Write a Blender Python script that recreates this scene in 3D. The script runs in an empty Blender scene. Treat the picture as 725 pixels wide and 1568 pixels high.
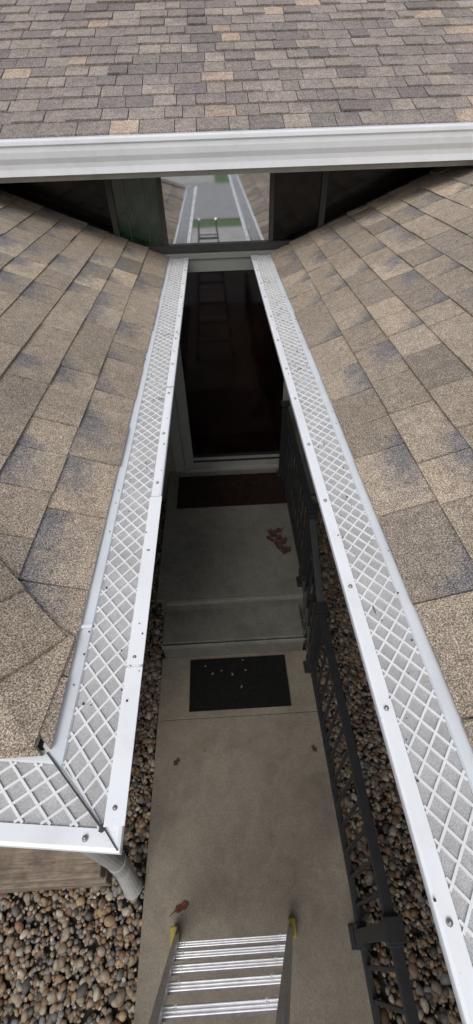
import bpy, math, random
import numpy as np
from mathutils import Vector, Matrix
random.seed(11); np.random.seed(7)
S=bpy.context.scene
D=bpy.data
# ---------------------------------------------------------------- helpers
def link(o,parent=None):
    S.collection.objects.link(o)
    if parent: o.parent=parent
    return o
def empty(name):
    e=D.objects.new(name,None); S.collection.objects.link(e); return e
def mesh(name,v,f,mat=None,parent=None,smooth=False,cols=None):
    m=D.meshes.new(name); m.from_pydata([tuple(p) for p in v],[],f); 
    if cols is not None:
        a=m.attributes.new("Col",'FLOAT_COLOR','POINT')
        a.data.foreach_set('color',np.array(cols,dtype=np.float32).ravel())
    if mat: m.materials.append(mat)
    if smooth: m.polygons.foreach_set('use_smooth',[True]*len(m.polygons))
    m.update()
    return link(D.objects.new(name,m),parent)
class MB:
    def __init__(s): s.v=[];s.f=[];s.c=[]
    def add(s,vs,fs,c=None):
        n=len(s.v); s.v+= [tuple(p) for p in vs]; s.f+=[tuple(i+n for i in q) for q in fs]
        if c is not None: s.c+= (c if isinstance(c,list) else [c]*len(vs))
    def box(s,x0,x1,y0,y1,z0,z1,c=None):
        s.add([(x0,y0,z0),(x1,y0,z0),(x1,y1,z0),(x0,y1,z0),(x0,y0,z1),(x1,y0,z1),(x1,y1,z1),(x0,y1,z1)],
          [(0,3,2,1),(4,5,6,7),(0,1,5,4),(1,2,6,5),(2,3,7,6),(3,0,4,7)],c)
    def bar(s,p,q,w,h,up=(0,0,1),c=None):
        p=Vector(p);q=Vector(q);d=(q-p).normalized();u=Vector(up)
        r=d.cross(u).normalized();u=r.cross(d).normalized()
        vs=[]
        for a in (p,q):
            for i,j in ((-1,-1),(1,-1),(1,1),(-1,1)): vs.append(a+r*(i*w/2)+u*(j*h/2))
        s.add(vs,[(0,1,2,3),(7,6,5,4),(0,4,5,1),(1,5,6,2),(2,6,7,3),(3,7,4,0)],c)
    def cyl(s,p,q,r0,r1=None,n=12,c=None):
        if r1 is None:r1=r0
        p=Vector(p);q=Vector(q);d=(q-p).normalized()
        a=d.orthogonal().normalized();b=d.cross(a)
        vs=[]
        for t,r in ((p,r0),(q,r1)):
            for i in range(n):
                th=2*math.pi*i/n; vs.append(t+a*(r*math.cos(th))+b*(r*math.sin(th)))
        fs=[(i,(i+1)%n,n+(i+1)%n,n+i) for i in range(n)]+[tuple(range(n-1,-1,-1)),tuple(range(n,2*n))]
        s.add(vs,fs,c)
    def out(s,name,mat,parent=None,smooth=False,bevel=0):
        o=mesh(name,s.v,s.f,mat,parent,smooth,s.c if s.c and len(s.c)==len(s.v) else None)
        if bevel:
            b=o.modifiers.new('Bevel','BEVEL');b.width=bevel;b.segments=2;b.limit_method='ANGLE'
        return o
# ---------------------------------------------------------------- materials
def nodes(name):
    m=D.materials.new(name);m.use_nodes=True;nt=m.node_tree
    b=nt.nodes['Principled BSDF'];return m,nt,b
def noise(nt,scale,detail=3,rough=.6,vec=None,dist=0):
    n=nt.nodes.new('ShaderNodeTexNoise');n.inputs['Scale'].default_value=scale;n.inputs['Detail'].default_value=detail
    n.inputs['Roughness'].default_value=rough;n.inputs['Distortion'].default_value=dist
    if vec is None:
        tc=nt.nodes.new('ShaderNodeTexCoord');vec=tc.outputs['Object']
    nt.links.new(vec,n.inputs['Vector']);return n
def ramp(nt,src,stops):
    r=nt.nodes.new('ShaderNodeValToRGB');e=r.color_ramp.elements
    while len(e)<len(stops): e.new(.5)
    for i,(p,c) in enumerate(stops):
        e[i].position=p
        if not hasattr(c,'__len__'): c=(c,c,c)
        e[i].color=(*c,1)
    nt.links.new(src,r.inputs['Fac']);return r
def mix(nt,a,b,fac,mode='MIX'):
    m=nt.nodes.new('ShaderNodeMix');m.data_type='RGBA';m.blend_type=mode
    for s,i in ((fac,0),(a,6),(b,7)):
        if hasattr(s,'node'): nt.links.new(s,m.inputs[i])
        else: m.inputs[i].default_value=s if i==0 else (*s,1)
    return m.outputs[2]
def bump(nt,b,h,strength=.4,dist=.003):
    n=nt.nodes.new('ShaderNodeBump');n.inputs['Strength'].default_value=strength;n.inputs['Distance'].default_value=dist
    nt.links.new(h,n.inputs['Height']);nt.links.new(n.outputs[0],b.inputs['Normal'])
def simple(name,col,rough=.5,metal=0,var=.15,scale=8,bs=0,bscale=60,spec=.5,speck=0):
    m,nt,b=nodes(name)
    n=noise(nt,scale,4)
    r=ramp(nt,n.outputs['Fac'],[(.3,tuple(c*(1-var) for c in col)),(.7,tuple(min(1,c*(1+var)) for c in col))])
    out=r.outputs[0]
    if speck:
        n3=noise(nt,140,3,.75);s=ramp(nt,n3.outputs['Fac'],[(.66,0.0),(.74,speck)])
        out=mix(nt,out,(.25,.22,.18),s.outputs[0])
        n4=noise(nt,4,5,.7,dist=1);s=ramp(nt,n4.outputs['Fac'],[(.5,0.0),(.8,.25)])
        out=mix(nt,out,(.42,.41,.38),s.outputs[0])
    nt.links.new(out,b.inputs['Base Color'])
    b.inputs['Roughness'].default_value=rough;b.inputs['Metallic'].default_value=metal
    b.inputs['Specular IOR Level'].default_value=spec
    if bs:
        n2=noise(nt,bscale,4);bump(nt,b,n2.outputs['Fac'],bs)
    return m
def shingle_mat(name,gran=330,patch=(.12,.125,.15),pm=.5):
    m,nt,b=nodes(name)
    at=nt.nodes.new('ShaderNodeAttribute');at.attribute_name='Col'
    n1=noise(nt,gran,2,.7);g=ramp(nt,n1.outputs['Fac'],[(.33,.25),(.5,.95),(.66,2.2)])
    n2=noise(nt,22,5,.75)
    ad=nt.nodes.new('ShaderNodeMath');ad.operation='MULTIPLY_ADD';ad.inputs[1].default_value=.9
    nt.links.new(n2.outputs['Fac'],ad.inputs[0]);nt.links.new(at.outputs['Alpha'],ad.inputs[2])
    p=ramp(nt,ad.outputs[0],[(.62,0.0),(.95,pm)])
    c=mix(nt,at.outputs['Color'],patch,p.outputs[0])
    n3=noise(nt,1.7,3,.5);q=ramp(nt,n3.outputs['Fac'],[(.3,.88),(.7,1.1)])
    n4=noise(nt,28,4,.7);q4=ramp(nt,n4.outputs['Fac'],[(.3,.80),(.7,1.2)])
    c=mix(nt,c,q.outputs[0],1.0,'MULTIPLY')
    c=mix(nt,c,q4.outputs[0],1.0,'MULTIPLY')
    c=mix(nt,c,g.outputs[0],1.0,'MULTIPLY')
    nt.links.new(c,b.inputs['Base Color']);b.inputs['Roughness'].default_value=.95;b.inputs['Specular IOR Level'].default_value=.2
    bump(nt,b,n1.outputs['Fac'],.7,.002);return m
M_sh=shingle_mat('shingles_granular',330,(.150,.147,.160),.8)
M_sh2=shingle_mat('shingles_upper',240,(.17,.155,.158),.5)
M_dark=simple('underlay_dark',(.015,.014,.013),.95)
M_white=simple('white_aluminium',(.82,.84,.87),.3,0,.04,5,.05,30,speck=.5)
M_ribs=simple('guard_white',(.76,.77,.78),.5,0,.08,9,speck=.4)
M_flange=simple('flange_aluminium',(.66,.69,.73),.4,0,.06,7,speck=.5)
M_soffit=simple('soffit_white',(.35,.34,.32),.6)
M_seam=simple('sealant_dark',(.05,.05,.05),.8)
M_black=simple('railing_black',(.024,.025,.028),.45,0,.2,20,0,60,.4)  # base lifted towards blue-grey to carry brightness from the sky
M_alu=simple('ladder_aluminium',(.80,.80,.82),.38,.55,.12,30,.1,80)
M_yel=simple('ladder_foot_yellow',(.30,.24,.05),.6)
M_screw=simple('screw_zinc',(.38,.38,.39),.35,.8)
def screen_mat():
    m,nt,b=nodes('micro_mesh_screen')
    n=noise(nt,12,4,.6);r=ramp(nt,n.outputs['Fac'],[(.3,(.36,.355,.355)),(.7,(.47,.465,.465))])
    n5=noise(nt,45,5,.75);s=ramp(nt,n5.outputs['Fac'],[(.58,0.0),(.74,.5)])
    c=mix(nt,r.outputs[0],(.20,.18,.15),s.outputs[0])
    ck=nt.nodes.new('ShaderNodeTexVoronoi');ck.inputs['Scale'].default_value=500
    tc=nt.nodes.new('ShaderNodeTexCoord');nt.links.new(tc.outputs['Object'],ck.inputs['Vector'])
    r2=ramp(nt,ck.outputs['Distance'],[(.1,.65),(.6,1.15)])
    nt.links.new(mix(nt,c,r2.outputs[0],1.0,'MULTIPLY'),b.inputs['Base Color'])
    b.inputs['Roughness'].default_value=.7
    bump(nt,b,ck.outputs['Distance'],.4,.001);return m
M_screen=screen_mat()
def concrete(name,base,warm):
    m,nt,b=nodes(name)
    n1=noise(nt,2.2,6,.65,dist=.4);r1=ramp(nt,n1.outputs['Fac'],[(.3,tuple(c*.72 for c in base)),(.5,base),(.72,warm)])
    n2=noise(nt,90,4,.7);r2=ramp(nt,n2.outputs['Fac'],[(.3,.76),(.7,1.18)])
    n3=noise(nt,450,2,.6);r3=ramp(nt,n3.outputs['Fac'],[(.35,.8),(.65,1.15)])
    n4=noise(nt,9,6,.75,dist=1.2);r4=ramp(nt,n4.outputs['Fac'],[(.35,.84),(.6,1.06)])
    c=mix(nt,r1.outputs[0],r2.outputs[0],1.0,'MULTIPLY');c=mix(nt,c,r3.outputs[0],1.0,'MULTIPLY');c=mix(nt,c,r4.outputs[0],1.0,'MULTIPLY')
    nt.links.new(c,b.inputs['Base Color']);b.inputs['Roughness'].default_value=.85
    bump(nt,b,n2.outputs['Fac'],.3,.002);return m
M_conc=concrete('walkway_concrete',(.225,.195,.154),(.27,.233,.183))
M_conc2=concrete('porch_concrete_shaded',(.165,.160,.135),(.20,.192,.16))  # albedo lowered so the colour carries the enclosed porch's shade
M_nose=concrete('step_edge_concrete',(.22,.215,.18),(.27,.26,.22))
M_drive=concrete('driveway_concrete',(.45,.44,.42),(.52,.51,.48))
M_asph=simple('asphalt',(.33,.33,.33),.9,0,.15,3)
M_grass=simple('lawn_grass',(.07,.14,.035),.9,0,.4,6,.8,40)
M_soil=simple('gravel_bed_soil',(.04,.035,.03),.95,0,.4,60,.8,90)
def pebble_mat():
    m,nt,b=nodes('pebble_stone')
    at=nt.nodes.new('ShaderNodeAttribute');at.attribute_name='Col'
    n=noise(nt,70,4,.7);r=ramp(nt,n.outputs['Fac'],[(.3,.65),(.7,1.25)])
    nt.links.new(mix(nt,at.outputs['Color'],r.outputs[0],1.0,'MULTIPLY'),b.inputs['Base Color'])
    b.inputs['Roughness'].default_value=.6;return m
M_peb=pebble_mat()
M_trim=simple('door_trim_shaded',(.28,.28,.255),.5,0,.08,6)  # trim colour darkened to deepen the shadow around the door
M_siding=simple('siding_vinyl',(.24,.23,.21),.6,0,.08,5)
M_brown=simple('entry_wall_shade_brown',(.035,.028,.024),.7,0,.3,9)  # dark brown base paints in the shade below the upper eave
M_mat=simple('mat_rubber',(.007,.007,.0065),.9,0,.5,40,.9,120,.2)
M_mat2=simple('mat_coir_brown',(.018,.009,.007),.95,0,.5,30,.9,150,.2)
M_leaf=simple('dead_leaf',(.06,.026,.016),.8,0,.5,60)
M_leafr=simple('dead_leaf_red',(.10,.028,.016),.85,0,.5,60)
M_leaf2=simple('dry_leaf_tan',(.20,.15,.09),.7,0,.4,60)
def glass_mat(name,base,fac,rough=.015):
    m=D.materials.new(name);m.use_nodes=True;nt=m.node_tree;nt.nodes.clear()
    o=nt.nodes.new('ShaderNodeOutputMaterial');mx=nt.nodes.new('ShaderNodeMixShader')
    d=nt.nodes.new('ShaderNodeBsdfDiffuse');g=nt.nodes.new('ShaderNodeBsdfGlossy');g.inputs['Roughness'].default_value=rough
    n=noise(nt,3,3);r=ramp(nt,n.outputs['Fac'],[(.4,tuple(c*.3 for c in base)),(.65,base)])
    nt.links.new(r.outputs[0],d.inputs['Color']);mx.inputs[0].default_value=fac
    g.inputs['Color'].default_value=(.95,.97,1,1)
    nt.links.new(d.outputs[0],mx.inputs[1]);nt.links.new(g.outputs[0],mx.inputs[2]);nt.links.new(mx.outputs[0],o.inputs[0]);return m
M_glass=glass_mat('transom_glass',(.012,.012,.012),.62,.035)
M_gside=glass_mat('side_glass_dark_reflection',(.012,.009,.008),.03,.08)  # near-black base stands in for the dark reflection of the wing roofs
M_ggreen=glass_mat('side_glass_foliage_reflection',(.025,.065,.038),.08,.12)  # green in the base stands in for mirrored foliage
M_dglass=glass_mat('door_glass',(.014,.006,.005),.022,.05)
def wood_mat():
    m,nt,b=nodes('weathered_timber')
    tc=nt.nodes.new('ShaderNodeTexCoord');mp=nt.nodes.new('ShaderNodeMapping');mp.inputs['Scale'].default_value=(4,60,60)
    nt.links.new(tc.outputs['Object'],mp.inputs[0]);n=noise(nt,1.0,6,.7,mp.outputs[0],1.0)
    r=ramp(nt,n.outputs['Fac'],[(.3,(.11,.08,.058)),(.5,(.235,.185,.14)),(.75,(.35,.29,.225))])
    n2=noise(nt,12,5,.7);q=ramp(nt,n2.outputs['Fac'],[(.35,.65),(.6,1.1)])
    nt.links.new(mix(nt,r.outputs[0],q.outputs[0],1.0,'MULTIPLY'),b.inputs['Base Color']);b.inputs['Roughness'].default_value=.85;bump(nt,b,n.outputs['Fac'],.5);return m
M_wood=wood_mat()
# ---------------------------------------------------------------- parameters
CAMZ=3.22; GZ=2.38; SL=.41; YE=3.60; YW=3.68
LX=-.196; RX=.262      # outer lips of the gutters
LYC=.122                # front lip of left wing
GW=.15
# ---------------------------------------------------------------- camera
cam=D.cameras.new('camera');co=D.objects.new('camera',cam);S.collection.objects.link(co);S.camera=co
cam.sensor_fit='VERTICAL';cam.angle=math.radians(100);cam.clip_end=500;cam.clip_start=.02
PITCH,YAW,ROLL=43.9,1.45,-2.0
R=Matrix.Rotation(math.radians(-YAW),4,'Z')@Matrix.Rotation(math.radians(90-PITCH),4,'X')@Matrix.Rotation(math.radians(ROLL),4,'Z')
co.matrix_world=Matrix.Translation((0,0,CAMZ))@R
# ---------------------------------------------------------------- light
w=D.worlds.new("World");S.world=w;w.use_nodes=True;nt=w.node_tree
sk=nt.nodes.new('ShaderNodeTexSky');sk.sky_type='NISHITA';sk.sun_disc=False
EL,AZ=math.radians(55),math.radians(200)
sk.sun_elevation=EL;sk.sun_rotation=AZ;sk.air_density=1.0;sk.dust_density=3.0;sk.ozone_density=1
hs=nt.nodes.new('ShaderNodeHueSaturation');hs.inputs['Saturation'].default_value=.35
nt.links.new(sk.outputs[0],hs.inputs['Color']);nt.links.new(hs.outputs[0],nt.nodes['Background'].inputs[0]);nt.nodes['Background'].inputs[1].default_value=.15
sl=D.lights.new('sun','SUN');sl.energy=1.05;sl.angle=math.radians(30);sl.color=(1,.96,.90)
so=D.objects.new('sun',sl);S.collection.objects.link(so)
sd=Vector((math.sin(AZ)*math.cos(EL),math.cos(AZ)*math.cos(EL),math.sin(EL)))
so.rotation_euler=sd.to_track_quat('Z','Y').to_euler()
S.view_settings.view_transform='Standard';S.view_settings.look='None';S.view_settings.exposure=0
# ---------------------------------------------------------------- ground
mesh('ground',[(-300,-300,-.12),(300,-300,-.12),(300,300,-.12),(-300,300,-.12)],[(0,1,2,3)],M_grass)
mesh('gravel_bed',[(-3,-2.6,-.085),(3,-2.6,-.085),(3,3.7,-.085),(-3,3.7,-.085)],[(0,1,2,3)],M_soil)
b=MB();b.box(-3.5,9,-10.5,-2.64,-.11,-.03);b.out('driveway',M_drive)
b=MB();b.box(-200,200,-22,-12.3,-.115,-.08);b.out('street',M_asph)
b=MB();b.box(-9,.2,-60,-22.05,-.11,-.07);b.out('driveway',M_drive)  # pale slab added over the far lawn to lighten the transom reflection
WX0,WX1=-.59,.57
b=MB()
for y0,y1 in ((-2.6,-1.2),(-1.196,1.217),(1.220,1.70)): b.box(WX0,WX1,y0,y1,-.12,0)
b.out('walkway',M_conc,bevel=.004)
ps=empty('porch_steps')
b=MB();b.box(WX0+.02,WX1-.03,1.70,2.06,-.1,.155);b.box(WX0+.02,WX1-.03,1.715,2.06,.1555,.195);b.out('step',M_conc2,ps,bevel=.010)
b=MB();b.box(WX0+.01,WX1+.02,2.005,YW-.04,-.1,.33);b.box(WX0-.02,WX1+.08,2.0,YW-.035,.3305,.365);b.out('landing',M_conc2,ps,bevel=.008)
b=MB();b.box(WX0+.06,WX1-.01,1.965,1.995,.328,.366);b.box(WX0+.019,WX1-.029,1.69,1.7,.150,.197);b.out('nosings',M_nose,ps,bevel=.004)
PZ=.365
# pebbles
def pebbles(name,areas,dens):
    import bmesh
    bm=bmesh.new();bmesh.ops.create_icosphere(bm,subdivisions=2,radius=1)
    V=np.array([v.co[:] for v in bm.verts]);F=np.array([[v.index for v in q.verts] for q in bm.faces]);bm.free()
    vs=[];fs=[];cs=[];k=0
    pal=.62*np.array([(.42,.33,.24),(.33,.26,.19),(.48,.40,.31),(.16,.145,.135),(.38,.26,.17),(.62,.54,.44),(.32,.18,.11),(.28,.265,.26),(.46,.32,.18)])
    for (x0,x1,y0,y1) in areas:
        n=int((x1-x0)*(y1-y0)*dens)
        for i in range(n):
            s=np.random.choice([.007,.010,.013,.017,.023],p=[.25,.30,.25,.14,.06])*np.random.uniform(.85,1.2)
            sc=np.array([s*np.random.uniform(1,1.35),s*np.random.uniform(.8,1.05),s*np.random.uniform(.55,.8)])
            P=V*(1+.12*np.sin(V@np.random.uniform(-2.5,2.5,(3,3))+np.random.uniform(0,6,3)))*sc
            a=np.random.uniform(0,6.28);t=np.random.uniform(-.4,.4)
            Ry=np.array([[math.cos(t),0,math.sin(t)],[0,1,0],[-math.sin(t),0,math.cos(t)]])
            Rz=np.array([[math.cos(a),-math.sin(a),0],[math.sin(a),math.cos(a),0],[0,0,1]])
            P=P@Ry.T@Rz.T+np.array([np.random.uniform(x0,x1),np.random.uniform(y0,y1),-.075+np.random.uniform(0,.035)+s*.3])
            vs.append(P);fs.append(F+k*len(V));k+=1
            c=pal[np.random.randint(len(pal))]*np.random.uniform(.7,1.3)
            cs.append(np.tile([*c,1],(len(V),1)))
    V_=np.concatenate(vs);F_=np.concatenate(fs);C_=np.concatenate(cs)
    m=D.meshes.new(name);m.vertices.add(len(V_));m.vertices.foreach_set('co',V_.ravel())
    m.loops.add(F_.size);m.loops.foreach_set('vertex_index',F_.ravel().astype(np.int32))
    m.polygons.add(len(F_));m.polygons.foreach_set('loop_start',np.arange(0,F_.size,3,dtype=np.int32));m.polygons.foreach_set('loop_total',np.full(len(F_),3,dtype=np.int32))
    m.update(calc_edges=True);m.validate()
    a=m.attributes.new('Col','FLOAT_COLOR','POINT');a.data.foreach_set('color',C_.astype(np.float32).ravel())
    m.polygons.foreach_set('use_smooth',[True]*len(m.polygons));m.materials.append(M_peb)
    return link(D.objects.new(name,m))
pebbles('gravel',[(-1.7,WX0-.012,-.6,.34),(-.80,WX0-.012,.34,3.6),(WX1+.012,1.15,-.6,3.6)],3600)
# ---------------------------------------------------------------- house
house=empty('house')
def lap(b,axis,c,a0,a1,z0,z1,sgn,e=.11):
    z=z0
    while z<z1-1e-4:
        zt=min(z+e,z1); o=.012*sgn
        if axis=='x':
            vs=[(c+o,a0,z),(c+o,a1,z),(c+o*.1,a1,zt),(c+o*.1,a0,zt),(c,a0,z),(c,a1,z)]
        else:
            vs=[(a0,c+o,z),(a1,c+o,z),(a1,c+o*.1,zt),(a0,c+o*.1,zt),(a0,c,z),(a1,c,z)]
        b.add(vs,[(0,1,2,3),(0,4,5,1)]); z=zt
DX0,DX1=-.41,.69
b=MB()
lap(b,'x',-.85,.62,YW,-.1,2.24,1)
lap(b,'y',.62,-4.6,-.85,-.1,2.24,-1)
lap(b,'x',1.18,-2.4,YW,-.1,2.24,-1)
lap(b,'y',-2.4,1.18,5,-.1,2.24,-1)
lap(b,'y',YW,-1.6,DX0-.13,-.1,2.33,-1)
lap(b,'y',YW,DX1+.13,1.6,-.1,2.33,-1)
b.out('wall_siding',M_siding,house)
b=MB();b.box(-5,-1.45,YW,YW+.1,2.3,3.2);b.box(1.6,5,YW,YW+.1,2.3,3.2);b.box(-1.45,1.6,YW+.03,YW+.1,2.3,3.2);b.out('upper_wall',M_brown,house)
# shingled planes
def shingles(name,O,A,Bv,Nn,bmax,arange,mat,pal,exp=.143,wr=(.14,.34),ths=(.004,.006,.010,.012),gap=.0028,jt=.003):
    O=Vector(O);A=Vector(A);Bv=Vector(Bv).normalized();Nn=Vector(Nn).normalized()
    m=MB();k=0
    while k*exp<bmax-.001:
        b0=k*exp-(.012 if k==0 else 0);b1=min((k+1)*exp+.02,bmax)
        lo=min(arange(b0)[0],arange(b1)[0]);hi=max(arange(b0)[1],arange(b1)[1])
        a=lo-random.uniform(0,.2)
        while a<hi:
            wd=random.uniform(*wr);a2=a+wd-gap
            t=random.choice(ths)
            c=pal[random.choices(range(len(pal)),weights=[p[1] for p in pal])[0]][0];g=random.uniform(.9,1.1)
            c=(c[0]*g,c[1]*g,c[2]*g)
            r=random.random()
            al=[0,0,0,0]
            if r<.22: al=[0,.0,.75,.1]
            elif r<.44: al=[0,0,.1,.75]
            elif r<.55: al=[0,0,.6,.6]
            def cl(x,bb):
                r=arange(bb);return min(max(x,r[0]),r[1])
            q=[(cl(a,b0),b0),(cl(a2,b0),b0),(cl(a2,b1),b1),(cl(a,b1),b1)]
            if abs(q[1][0]-q[0][0])+abs(q[2][0]-q[3][0])>.004:
                jit=random.uniform(-jt,jt)
                vs=[]
                for idx,(aa,bb) in enumerate(q):
                    hgt=t if idx<2 else .0015
                    vs.append(O+A*aa+Bv*(bb+(jit if idx<2 else 0))+Nn*hgt)
                for idx,(aa,bb) in enumerate(q):
                    vs.append(O+A*aa+Bv*(bb+(jit if idx<2 else 0))+Nn*(-.002))
                m.add(vs,[(0,1,2,3),(0,4,5,1),(1,5,6,2),(3,7,4,0)],[(*c,x) for x in al+al])
            a+=wd
        k+=1
    return m.out(name,mat,house)
palS=[((.315,.262,.206),5),((.278,.233,.186),4),((.345,.287,.226),3),((.40,.325,.25),1.5),((.245,.208,.172),2)]
palU=[((.275,.238,.214),6),((.24,.210,.193),4),((.305,.262,.232),3),((.385,.308,.245),1.3),((.205,.182,.172),2)]
cs=1/math.sqrt(1+SL*SL)
LEX=LX-GW-.005; REX=RX+GW+.005   # shingle edge
LEY=LYC+GW+.005
RT=2.4 # horizontal run to ridge
EZ=GZ+.012
UGY,UGZ=3.10,3.085; UEY=UGY+.12; UEZ=UGZ+.01
def yend(t):
    z=EZ+SL*t
    zz=UEZ+SL*(YE-UEY)
    return YE if z<zz else UEY+(z-UEZ)/SL
def arL(bb):
    t=max(0,bb*cs); return (LEY+t,yend(t))
def arR(bb):
    t=max(0,bb*cs); return (-2.7,yend(t))
def arF(bb):
    t=max(0,bb*cs); return (-4.9+t,LEX-t)
TS=(.006,.008,.010,.012)
shingles('left_wing_roof',(LEX,0,EZ),(0,1,0),(-1,0,SL),(SL,0,1),RT/cs,arL,M_sh,palS,wr=(.15,.28),ths=TS,gap=.005,jt=.002)
shingles('left_wing_hip_roof',(0,LEY,EZ),(1,0,0),(0,1,SL),(0,-SL,1),2.25/cs,arF,M_sh,palS)
shingles('right_wing_roof',(REX,0,EZ),(0,1,0),(1,0,SL),(-SL,0,1),RT/cs,arR,M_sh,palS,wr=(.15,.28),ths=TS,gap=.005,jt=.002)
shingles('main_roof',(0,UEY,UEZ),(1,0,0),(0,1,SL),(0,-SL,1),3.6/cs,lambda b:(-6,6),M_sh2,palU,exp=.128,wr=(.10,.22),ths=(.006,.008,.012,.015),gap=.004)
# deck underlays
b=MB()
h=-.006
def q(p): b.add(p,[(0,1,2,3)])
q([(LEX,LEY,EZ+h),(LEX,YE,EZ+h),(LEX-RT,6,EZ+h+SL*RT),(LEX-RT,LEY+RT,EZ+h+SL*RT)])
q([(LEX,LEY,EZ+h),(LEX-RT,LEY+RT,EZ+h+SL*RT),(LEX-RT-.01,LEY+RT,EZ+h+SL*RT),(-4.9,LEY,EZ+h)])
q([(REX,-2.7,EZ+h),(REX,YE,EZ+h),(REX+RT,6,EZ+h+SL*RT),(REX+RT,-2.7,EZ+h+SL*RT)])
q([(-6,UEY,UEZ+h),(6,UEY,UEZ+h),(6,UEY+3.6,UEZ+h+SL*3.6),(-6,UEY+3.6,UEZ+h+SL*3.6)])
q([(LEX-RT,LEY+RT,EZ+SL*RT+h),(LEX-RT,6,EZ+SL*RT+h),(-5.3,6,EZ+h),(-5.3,LEY,EZ+h)])
q([(REX+RT,-2.7,EZ+SL*RT+h),(REX+RT,6,EZ+SL*RT+h),(REX+2*RT,6,EZ+h),(REX+2*RT,-2.7,EZ+h)])
q([(-6,UEY+3.6,UEZ+h+SL*3.6),(6,UEY+3.6,UEZ+h+SL*3.6),(6,UEY+7.2,UEZ),(-6,UEY+7.2,UEZ)])
b.out('roof_underlay',M_dark,house)
# hip caps
m=MB();n1=Vector((SL,0,1)).normalized();n2=Vector((0,-SL,1)).normalized()
hd=Vector((-1,1,SL));L=hd.length;hd.normalize();H0=Vector((LEX,LEY,EZ))
k=0;st=.15
while k*st<L*RT:
    s0=k*st;s1=s0+st+.06
    hw=.145
    p0=H0+hd*s0;p1=H0+hd*s1
    top0,top1=.026,.014
    c=random.choice(palS[:3])[0];g=random.uniform(.75,.95);c=(c[0]*g,c[1]*g,c[2]*g,0)
    dL=(hd.cross(n1)).normalized(); 
    if dL.dot(Vector((1,1,0)))<0: dL=-dL
    dF=(hd.cross(n2)).normalized()
    if dF.dot(Vector((-1,-1,0)))<0: dF=-dF
    nm=(n1+n2).normalized()
    a0=p0+nm*top0;a1=p1+nm*top1
    l0=p0+dL*hw+n1*(top0-.004);l1=p1+dL*hw+n1*(top1-.005)
    f0=p0+dF*hw+n2*(top0-.004);f1=p1+dF*hw+n2*(top1-.005)
    if k==0:
        l0=Vector((LEX+.012,LEY+.0,EZ+.016))+Vector((0,.21,0));f0=Vector((LEX-.21,LEY-.012,EZ+.016));a0=H0+Vector((-.012,-.002,.020))
    th=Vector((0,0,-.016))
    m.add([a0,l0,l1,a1,f1,f0, a0+th,l0+th,f0+th,l1+th,f1+th],[(0,1,2,3),(0,3,4,5),(0,6,7,1),(0,5,8,6),(1,7,9,2),(5,4,10,8)],c)
    k+=1
m.out('hip_cap_shingles',M_sh,house)
# fascia, soffit
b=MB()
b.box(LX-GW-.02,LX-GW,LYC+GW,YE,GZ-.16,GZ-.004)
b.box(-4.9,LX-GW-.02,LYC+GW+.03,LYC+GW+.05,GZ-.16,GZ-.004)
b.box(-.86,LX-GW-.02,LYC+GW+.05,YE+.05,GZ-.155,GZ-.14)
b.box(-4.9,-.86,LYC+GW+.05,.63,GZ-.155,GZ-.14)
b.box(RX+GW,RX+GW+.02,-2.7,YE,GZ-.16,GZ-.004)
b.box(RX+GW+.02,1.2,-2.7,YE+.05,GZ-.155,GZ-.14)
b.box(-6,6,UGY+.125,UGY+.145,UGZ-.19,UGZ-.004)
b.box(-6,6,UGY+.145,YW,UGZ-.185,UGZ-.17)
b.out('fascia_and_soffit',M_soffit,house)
b=MB()
b.box(DX0-.13,DX0-.03,YW-.05,YW,.34,2.36)
b.box(DX1+.03,DX1+.13,YW-.05,YW,.34,2.36)
b.box(DX0-.13,DX1+.13,YW-.052,YW,2.362,2.40)
b.box(DX0-.03,DX1+.03,YW-.075,YW,.34,.395)
b.box(DX0-.028,DX0+.07,YW-.03,YW+.01,.396,2.36)
b.box(DX1-.12,DX1+.028,YW-.03,YW+.01,.396,2.36)
b.box(DX0+.07,DX1-.12,YW-.031,YW+.01,2.27,2.36)
b.box(DX0+.07,DX1-.12,YW-.031,YW+.01,.396,.53)
b.out('door_frame',M_trim,house,bevel=.004)
b=MB();b.box(DX0+.07,DX1-.12,YW-.012,YW,.53,2.27);b.out('door_glass',M_dglass,house)
b=MB();b.box(DX0+.07,DX1-.12,YW-.036,YW-.032,.465,.487);b.box(DX0+.07,DX1-.12,YW-.038,YW-.013,.53,.542)
b.box(DX1-.07,DX1-.04,YW-.075,YW-.031,1.3,1.46)
b.out('door_handle_and_sweep',M_black,house)
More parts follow.
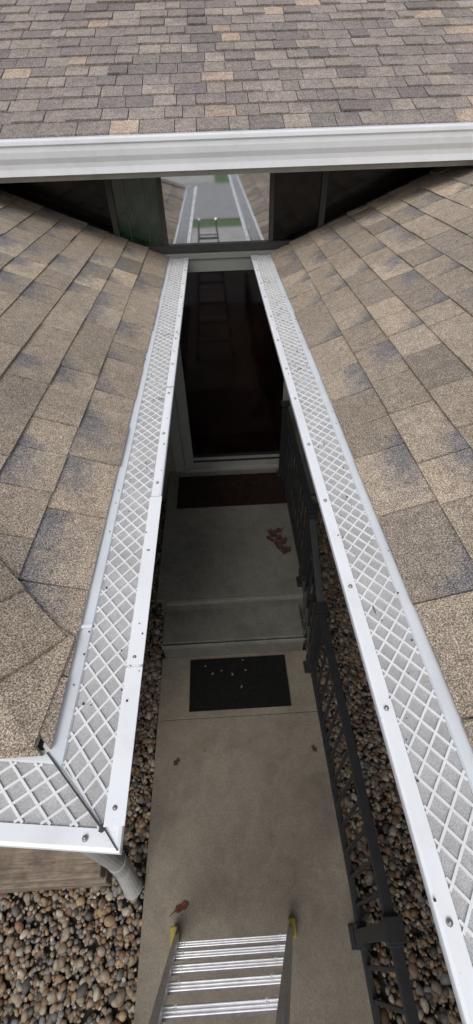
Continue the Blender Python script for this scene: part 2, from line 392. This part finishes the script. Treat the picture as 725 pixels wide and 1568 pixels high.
# transom window
b=MB();b.box(-.34,.40,YW,YW+.02,2.45,2.95);b.out('transom_glass',M_glass,house)
b=MB();b.box(-.68,-.375,YW,YW+.02,2.45,2.95);b.out('side_glass_foliage_reflection',M_ggreen,house)
b=MB();b.box(-1.45,-.72,YW,YW+.02,2.45,2.95);b.box(.435,.76,YW,YW+.02,2.45,2.95);b.box(.80,1.6,YW,YW+.02,2.45,2.95);b.out('side_glass',M_gside,house)
M_wtrim=simple('window_trim_dark',(.05,.045,.042),.6)
b=MB();b.box(-1.5,1.65,YW-.03,YW+.02,2.405,2.452)
for x,hw in ((-.70,.02),(-.357,.015),(.417,.015),(.78,.02)): b.box(x-hw,x+hw,YW-.02,YW+.02,2.453,2.93)
b.out('transom_frame',M_wtrim,house)
M_lead=simple('leaded_came',(.10,.11,.10),.5,.5)
b=MB()
for x in (-.60,-.47):
    for s1,s2 in (((0,.06),(.035,0)),((.035,0),(0,-.06)),((0,-.06),(-.035,0)),((-.035,0),(0,.06))):
        b.bar((x+s1[0],YW-.005,2.66+s1[1]),(x+s2[0],YW-.005,2.66+s2[1]),.008,.008,up=(0,1,0))
    b.bar((x,YW-.005,2.46),(x,YW-.005,2.60),.006,.006,up=(0,1,0));b.bar((x,YW-.005,2.72),(x,YW-.005,2.92),.006,.006,up=(0,1,0))
b.out('leaded_pattern',M_lead,house)
# ---------------------------------------------------------------- gutters
def gutter(name,org,along,outw,length,start_m=0,screws=True,guard=True,scale=1):
    g=empty(name);O=Vector(org);A=Vector(along);W=Vector(outw);Z=Vector((0,0,1))
    def P(a,d,z): return O+A*a-W*d+Z*z
    def ms(d): return start_m*d
    def strip(b,d0,z0,d1,z1):
        b.add([P(ms(d0),d0,z0),P(length,d0,z0),P(length,d1,z1),P(ms(d1),d1,z1)],[(0,1,2,3)])
    prof=[(.030,.001),(.006,.003),(.001,.001),(0,-.004),(.001,-.016),(.010,-.022),(.012,-.040),(.020,-.062),(.034,-.082),(.040,-.100),(.042,-.125),(.140,-.125),(.140,-.02)]
    b=MB()
    for (d0,z0),(d1,z1) in zip(prof[:-1],prof[1:]): strip(b,d0,z0*scale,d1,z1*scale)
    b.add([P(length,d,z*scale) for d,z in prof],[tuple(range(len(prof)))])
    b.out('trough',M_white,g)
    b=MB();strip(b,.1185,-.002,.121,.003);strip(b,.121,.003,.147,.006);strip(b,.147,.006,.160,.008);b.out('drip_edge',M_flange,g)
    if guard:
        b=MB();strip(b,.0305,-.003,.119,-.003);b.out('screen',M_screen,g)
        b=MB();p=.046;d0,d1=.031,.118;hw=(d1-d0);run=hw*1.22
        a=-run
        while a<length+run:
            for sg in (1,-1):
                pa,pb=(a,a+run) if sg==1 else (a+run,a)
                j=random.uniform(-.0015,.0015)
                A0,A1=Vector((pa+j,d0)),Vector((pb+j,d1))
                def inside(t):
                    q=A0.lerp(A1,t);return ms(q.y)+.002<=q.x<=length-.002
                smp=[i/24 for i in range(25) if inside(i/24)]
                if len(smp)<2: continue
                q0=A0.lerp(A1,smp[0]);q1=A0.lerp(A1,smp[-1])
                zz=-.0008 if sg==1 else -.0011
                b.bar(P(q0.x,q0.y,zz),P(q1.x,q1.y,zz),.0042,.0034)
            a+=p
        b.out('expanded_ribs',M_ribs,g)
    if screws:
        b=MB();a=.06
        while a<length:
            c=P(a,.016,.002);b.cyl(c,c+Z*.004,.0055,.0042,8);b.cyl(c+Z*.004,c+Z*.006,.003,.002,6)
            a+=random.uniform(.24,.33)
        b.out('screws',M_screw,g,True)
    return g
gl=gutter('rain_gutter',(LX,LYC,GZ),(0,1,0),(1,0,0),YE-LYC,start_m=1)
fa=math.radians(6)
gf=gutter('rain_gutter',(LX,LYC,GZ-.0006),(-math.cos(fa),math.sin(fa),0),(-math.sin(fa),-math.cos(fa),0),4.0,start_m=1.09)
gr=gutter('rain_gutter',(RX,-2.6,GZ),(0,1,0),(-1,0,0),YE+2.6)
gu=gutter('rain_gutter',(-6,UGY,UGZ),(1,0,0),(0,-1,0),12,guard=False,screws=False,scale=1.25)
b=MB()
b.add([(-6,UGY+.03,UGZ+.002),(6,UGY+.03,UGZ+.002),(6,UGY+.125,UGZ+.006),(-6,UGY+.125,UGZ+.006)],[(0,1,2,3)])
b.out('cover',M_flange,gu)
b=MB();b.bar((LX-.03,LYC+.03,GZ+.003),(LX-.150,LYC+.150,GZ+.007),.003,.003);b.bar((LX-.004,LYC+.004,GZ+.003),(LX-.03,LYC+.034,GZ+.004),.002,.003)
b.bar((LX-.036,LYC+.029,GZ+.002),(LX-.028,LYC+.046,GZ+.003),.006,.003)
b.out('mitre_seam',M_seam,gl)
b=MB()
for y,w_ in ((.95,.002),(1.62,.0015)): b.box(LX-.032,LX+.001,y,y+w_*1.5,GZ+.0035,GZ+.0042)
b.out('lip_seams',M_seam,gl)
b=MB();b.box(LX-.031,LX+.003,.43,.95,GZ+.0045,GZ+.006);b.box(LX-.031,LX+.003,LYC+.035,.425,GZ+.0035,GZ+.0052)
b.box(LX-.162,LX-.118,.52,.528,GZ+.009,GZ+.011)
b.out('lap_plates',M_white,gl)
# ---------------------------------------------------------------- downspout + timber
M_dsp=simple('downspout_aluminium',(.36,.36,.35),.5,0,.15,14,speck=.5)
b=MB()
b.cyl((-.55,.30,GZ-.12),(-.69,.39,GZ-.30),.045,n=18)
b.cyl((-.69,.39,GZ-.29),(-.69,.39,.30),.045,n=18)
b.cyl((-.69,.39,.33),(-.685,.38,.20),.050,.050,18);b.cyl((-.686,.384,.23),(-.645,.30,.03),.045,.048,18)
b.cyl((-.652,.315,.06),(-.645,.30,.03),.052,.052,18)
b.out('downspout',M_dsp,smooth=False)
b=MB();b.box(-4.0,-.79,.33,.52,-.1,.10);b.box(-4.0,-.80,.345,.53,.104,.2);b.out('landscape_timber',M_wood,bevel=.008)
# ---------------------------------------------------------------- railing
rl=empty('porch_railing');XR=.57
b=MB()
def post(y,z0,z1,s=.055):
    b.box(XR-s/2,XR+s/2,y-s/2,y+s/2,z0,z1);b.box(XR-s/2-.012,XR+s/2+.012,y-s/2-.012,y+s/2+.012,z1,z1+.02)
    b.box(XR-s/2-.02,XR+s/2+.02,y-s/2-.02,y+s/2+.02,z0,z0+.02)
def section(ya,za,yb,zb,hh):
    b.bar((XR,ya,za+hh),(XR,yb,zb+hh),.045,.03);b.bar((XR,ya,za+.10),(XR,yb,zb+.10),.032,.028)
    n=int(abs(yb-ya)/.11)
    for i in range(1,n):
        t=i/n;y=ya+(yb-ya)*t;z=za+(zb-za)*t;b.box(XR-.008,XR+.008,y-.008,y+.008,z+.1,z+hh)
HH=.79
for y,z0,z1 in ((3.5,PZ,PZ+HH+.03),(2.1,PZ,PZ+HH+.03),(1.55,0,HH+.03),(.05,0,HH+.03),(-1.6,0,HH+.03)): post(y,z0,z1)
section(3.5,PZ,2.1,PZ,HH);section(2.1,PZ,1.55,.0,HH);section(1.55,0,.05,0,HH);section(.05,0,-1.6,0,HH)
for y,z in ((.05,HH),(.05,.1),(1.55,.1),(1.55,HH),(2.1,HH+PZ),(2.1,.1+PZ)): b.box(XR-.031,XR+.031,y-.05,y+.05,z-.022,z+.022)
b.out('rails_posts_balusters',M_black,rl,bevel=.003)
# ---------------------------------------------------------------- mats, leaves
b=MB();b.box(-.365,.385,1.265,1.665,.001,.012);b.out('door_mat',M_mat,bevel=.003)
b=MB();b.box(-.50,.58,3.05,3.52,PZ+.002,PZ+.016);b.out('door_mat',M_mat2,bevel=.003)
def leaf(b,x,y,z,s,ang,curl=.3,lobes=5,asp=(1.3,.8)):
    n=24;vs=[(0,0,.004)]
    for i in range(n):
        th=2*math.pi*i/n;r=s*(.55+.45*abs(math.cos(lobes*th/2)))*random.uniform(.85,1.1)
        px,py=r*math.cos(th)*asp[0],r*math.sin(th)*asp[1]
        vs.append((px,py,.003+curl*abs(py)*random.uniform(.5,1.2)+.1*abs(px)))
    ca,sa=math.cos(ang),math.sin(ang)
    b.add([(x+p[0]*ca-p[1]*sa,y+p[0]*sa+p[1]*ca,z+p[2]) for p in vs],[(0,1+i,1+(i+1)%n) for i in range(n)])
b=MB()
for i,(dx,dy) in enumerate(((-.03,.10),(.03,.12),(-.05,.03),(.02,.04),(.0,-.03),(.06,-.02),(.03,-.09),(.07,-.13),(-.02,.07))):
    leaf(b,.41+dx,2.56+dy,PZ+.002+.003*i,random.uniform(.032,.046),random.uniform(0,6.3),lobes=random.choice([3,5]))
for a in ((-.44,.94,0,.024),(.50,.97,0,.022)):
    leaf(b,*a,random.uniform(0,6.3),lobes=5)
b.out('fallen_leaves',M_leaf)
b=MB();leaf(b,-.375,.215,.0,.034,.35,curl=.08,lobes=2,asp=(1.2,.75));b.bar((-.41,.20,.004),(-.44,.18,.004),.003,.002);b.out('red_leaf',M_leafr)
b=MB()
for i in range(7): leaf(b,random.uniform(-.33,.3),random.uniform(1.4,1.64),.013,random.uniform(.005,.012),random.uniform(0,6.3),lobes=3)
for i in range(50): leaf(b,random.uniform(-.55,.55),random.uniform(-.4,1.2),.0,random.uniform(.0025,.006),random.uniform(0,6.3),lobes=2)
leaf(b,-.26,1.0,.0,.018,.5)
b.out('leaf_litter',M_leaf2)
# shingle grit and twigs lying in the guards
b=MB()
for i in range(180):
    if random.random()<.5: x=LX-random.uniform(.002,.15);y=random.uniform(.3,3.5)
    else: x=RX+random.uniform(.002,.15);y=random.uniform(-.3,3.5)
    s=random.uniform(.0006,.0016);b.box(x-s,x+s,y-s,y+s*random.uniform(.6,2),GZ+.004,GZ+.0075)
for i in range(8):
    x=random.choice([LX-.07,RX+.07])+random.uniform(-.03,.03);y=random.uniform(.2,2.5);a=random.uniform(0,3.1);l=random.uniform(.006,.014)
    b.bar((x-l*math.cos(a),y-l*math.sin(a),GZ+.004),(x+l*math.cos(a),y+l*math.sin(a),GZ+.005),.0015,.0015)
b.out('shingle_grit_debris',M_leaf)
# ---------------------------------------------------------------- ladder
ld=empty('step_ladder');b=MB();bt=MB()
cx=-.09;HT=1.95
def fp(s,z):
    return Vector((cx+s*(.305-.093*z),.095-.130*z,z))
def bp(s,z):
    t=z/HT; e=fp(s,HT);return Vector((cx+s*(.305-.093*z),-1.05+(e.y-.05+1.05)*t,z))
for s in (-1,1):
    b.bar(fp(s,.02),fp(s,HT),.022,.05,up=(0,1,0));b.bar(bp(s,.02),bp(s,HT),.022,.045,up=(0,1,0))
for i in range(1,7):
    z=.29*i;a,c=fp(-1,z),fp(1,z)
    b.box(a.x,c.x,a.y-.006,a.y+.016,z-.004,z+.001)
    for yy in (-.005,.003,.011): b.box(a.x+.01,c.x-.01,a.y+yy,a.y+yy+.004,z+.0012,z+.004)
    bt.box(a.x,c.x,a.y-.013,a.y-.0065,z-.006,z-.002)
    bt.box(a.x,c.x,a.y+.0102,a.y+.0138,z-.03,z-.0042);bt.box(a.x,c.x,a.y-.0042,a.y-.001,z-.03,z-.0042)
    for e,sg in ((a,1),(c,-1)): b.bar(e+Vector((sg*.012,.008,-.01)),e+Vector((sg*.05,.010,.003)),.016,.004,up=(0,0,1))
    b.bar(bp(-1,z),bp(1,z),.025,.025)
M_alud=simple('ladder_tread_dark',(.20,.18,.19),.5,.5,.2,60)  # darker metal for the tread backs and the lips below
b.out('rails_and_treads',M_alu,ld,bevel=.0012);bt.out('tread_backs',M_alud,ld)
b=MB()
for s in (-1,1):
    p=fp(s,.05);b.bar(p+Vector((s*.010,.012,-.05)),p+Vector((s*.010,.010,.06)),.034,.075,up=(0,1,0))
    p=bp(s,.05);b.bar(p+Vector((0,0,-.05)),p+Vector((0,0,.05)),.028,.055,up=(0,1,0))
b.out('feet',M_yel,ld,bevel=.005)
# ---------------------------------------------------------------- trees (behind the camera, mirrored in glass)
M_bark=simple('bark',(.12,.09,.07),.9);M_fol=simple('foliage',(.06,.12,.03),.7,0,.5,2)
def tree(x,y,h):
    t=empty('tree');b=MB();b.cyl((x,y,-.1),(x,y,h*.5),.2,.1)
    L=MB()
    for i in range(9):
        a=random.uniform(0,6.3);r=random.uniform(.15,.33)*h;e=Vector((x+r*math.cos(a),y+r*math.sin(a),random.uniform(.5,.95)*h))
        b.cyl((x,y,h*random.uniform(.25,.5)),e,.07,.02,6)
        for j in range(260):
            c=e+Vector([random.gauss(0,h*.085) for _ in range(3)]);d1=Vector([random.gauss(0,1) for _ in range(3)]).normalized()*.16;d2=d1.orthogonal()*.7
            L.add([c-d1,c+d2,c+d1,c-d2],[(0,1,2,3)])
    b.out('trunk_and_limbs',M_bark,t);L.out('crown',M_fol,t)
tree(-13,-24,7);tree(5.5,-27,8);tree(-18,-27,8);tree(14,-24,7)
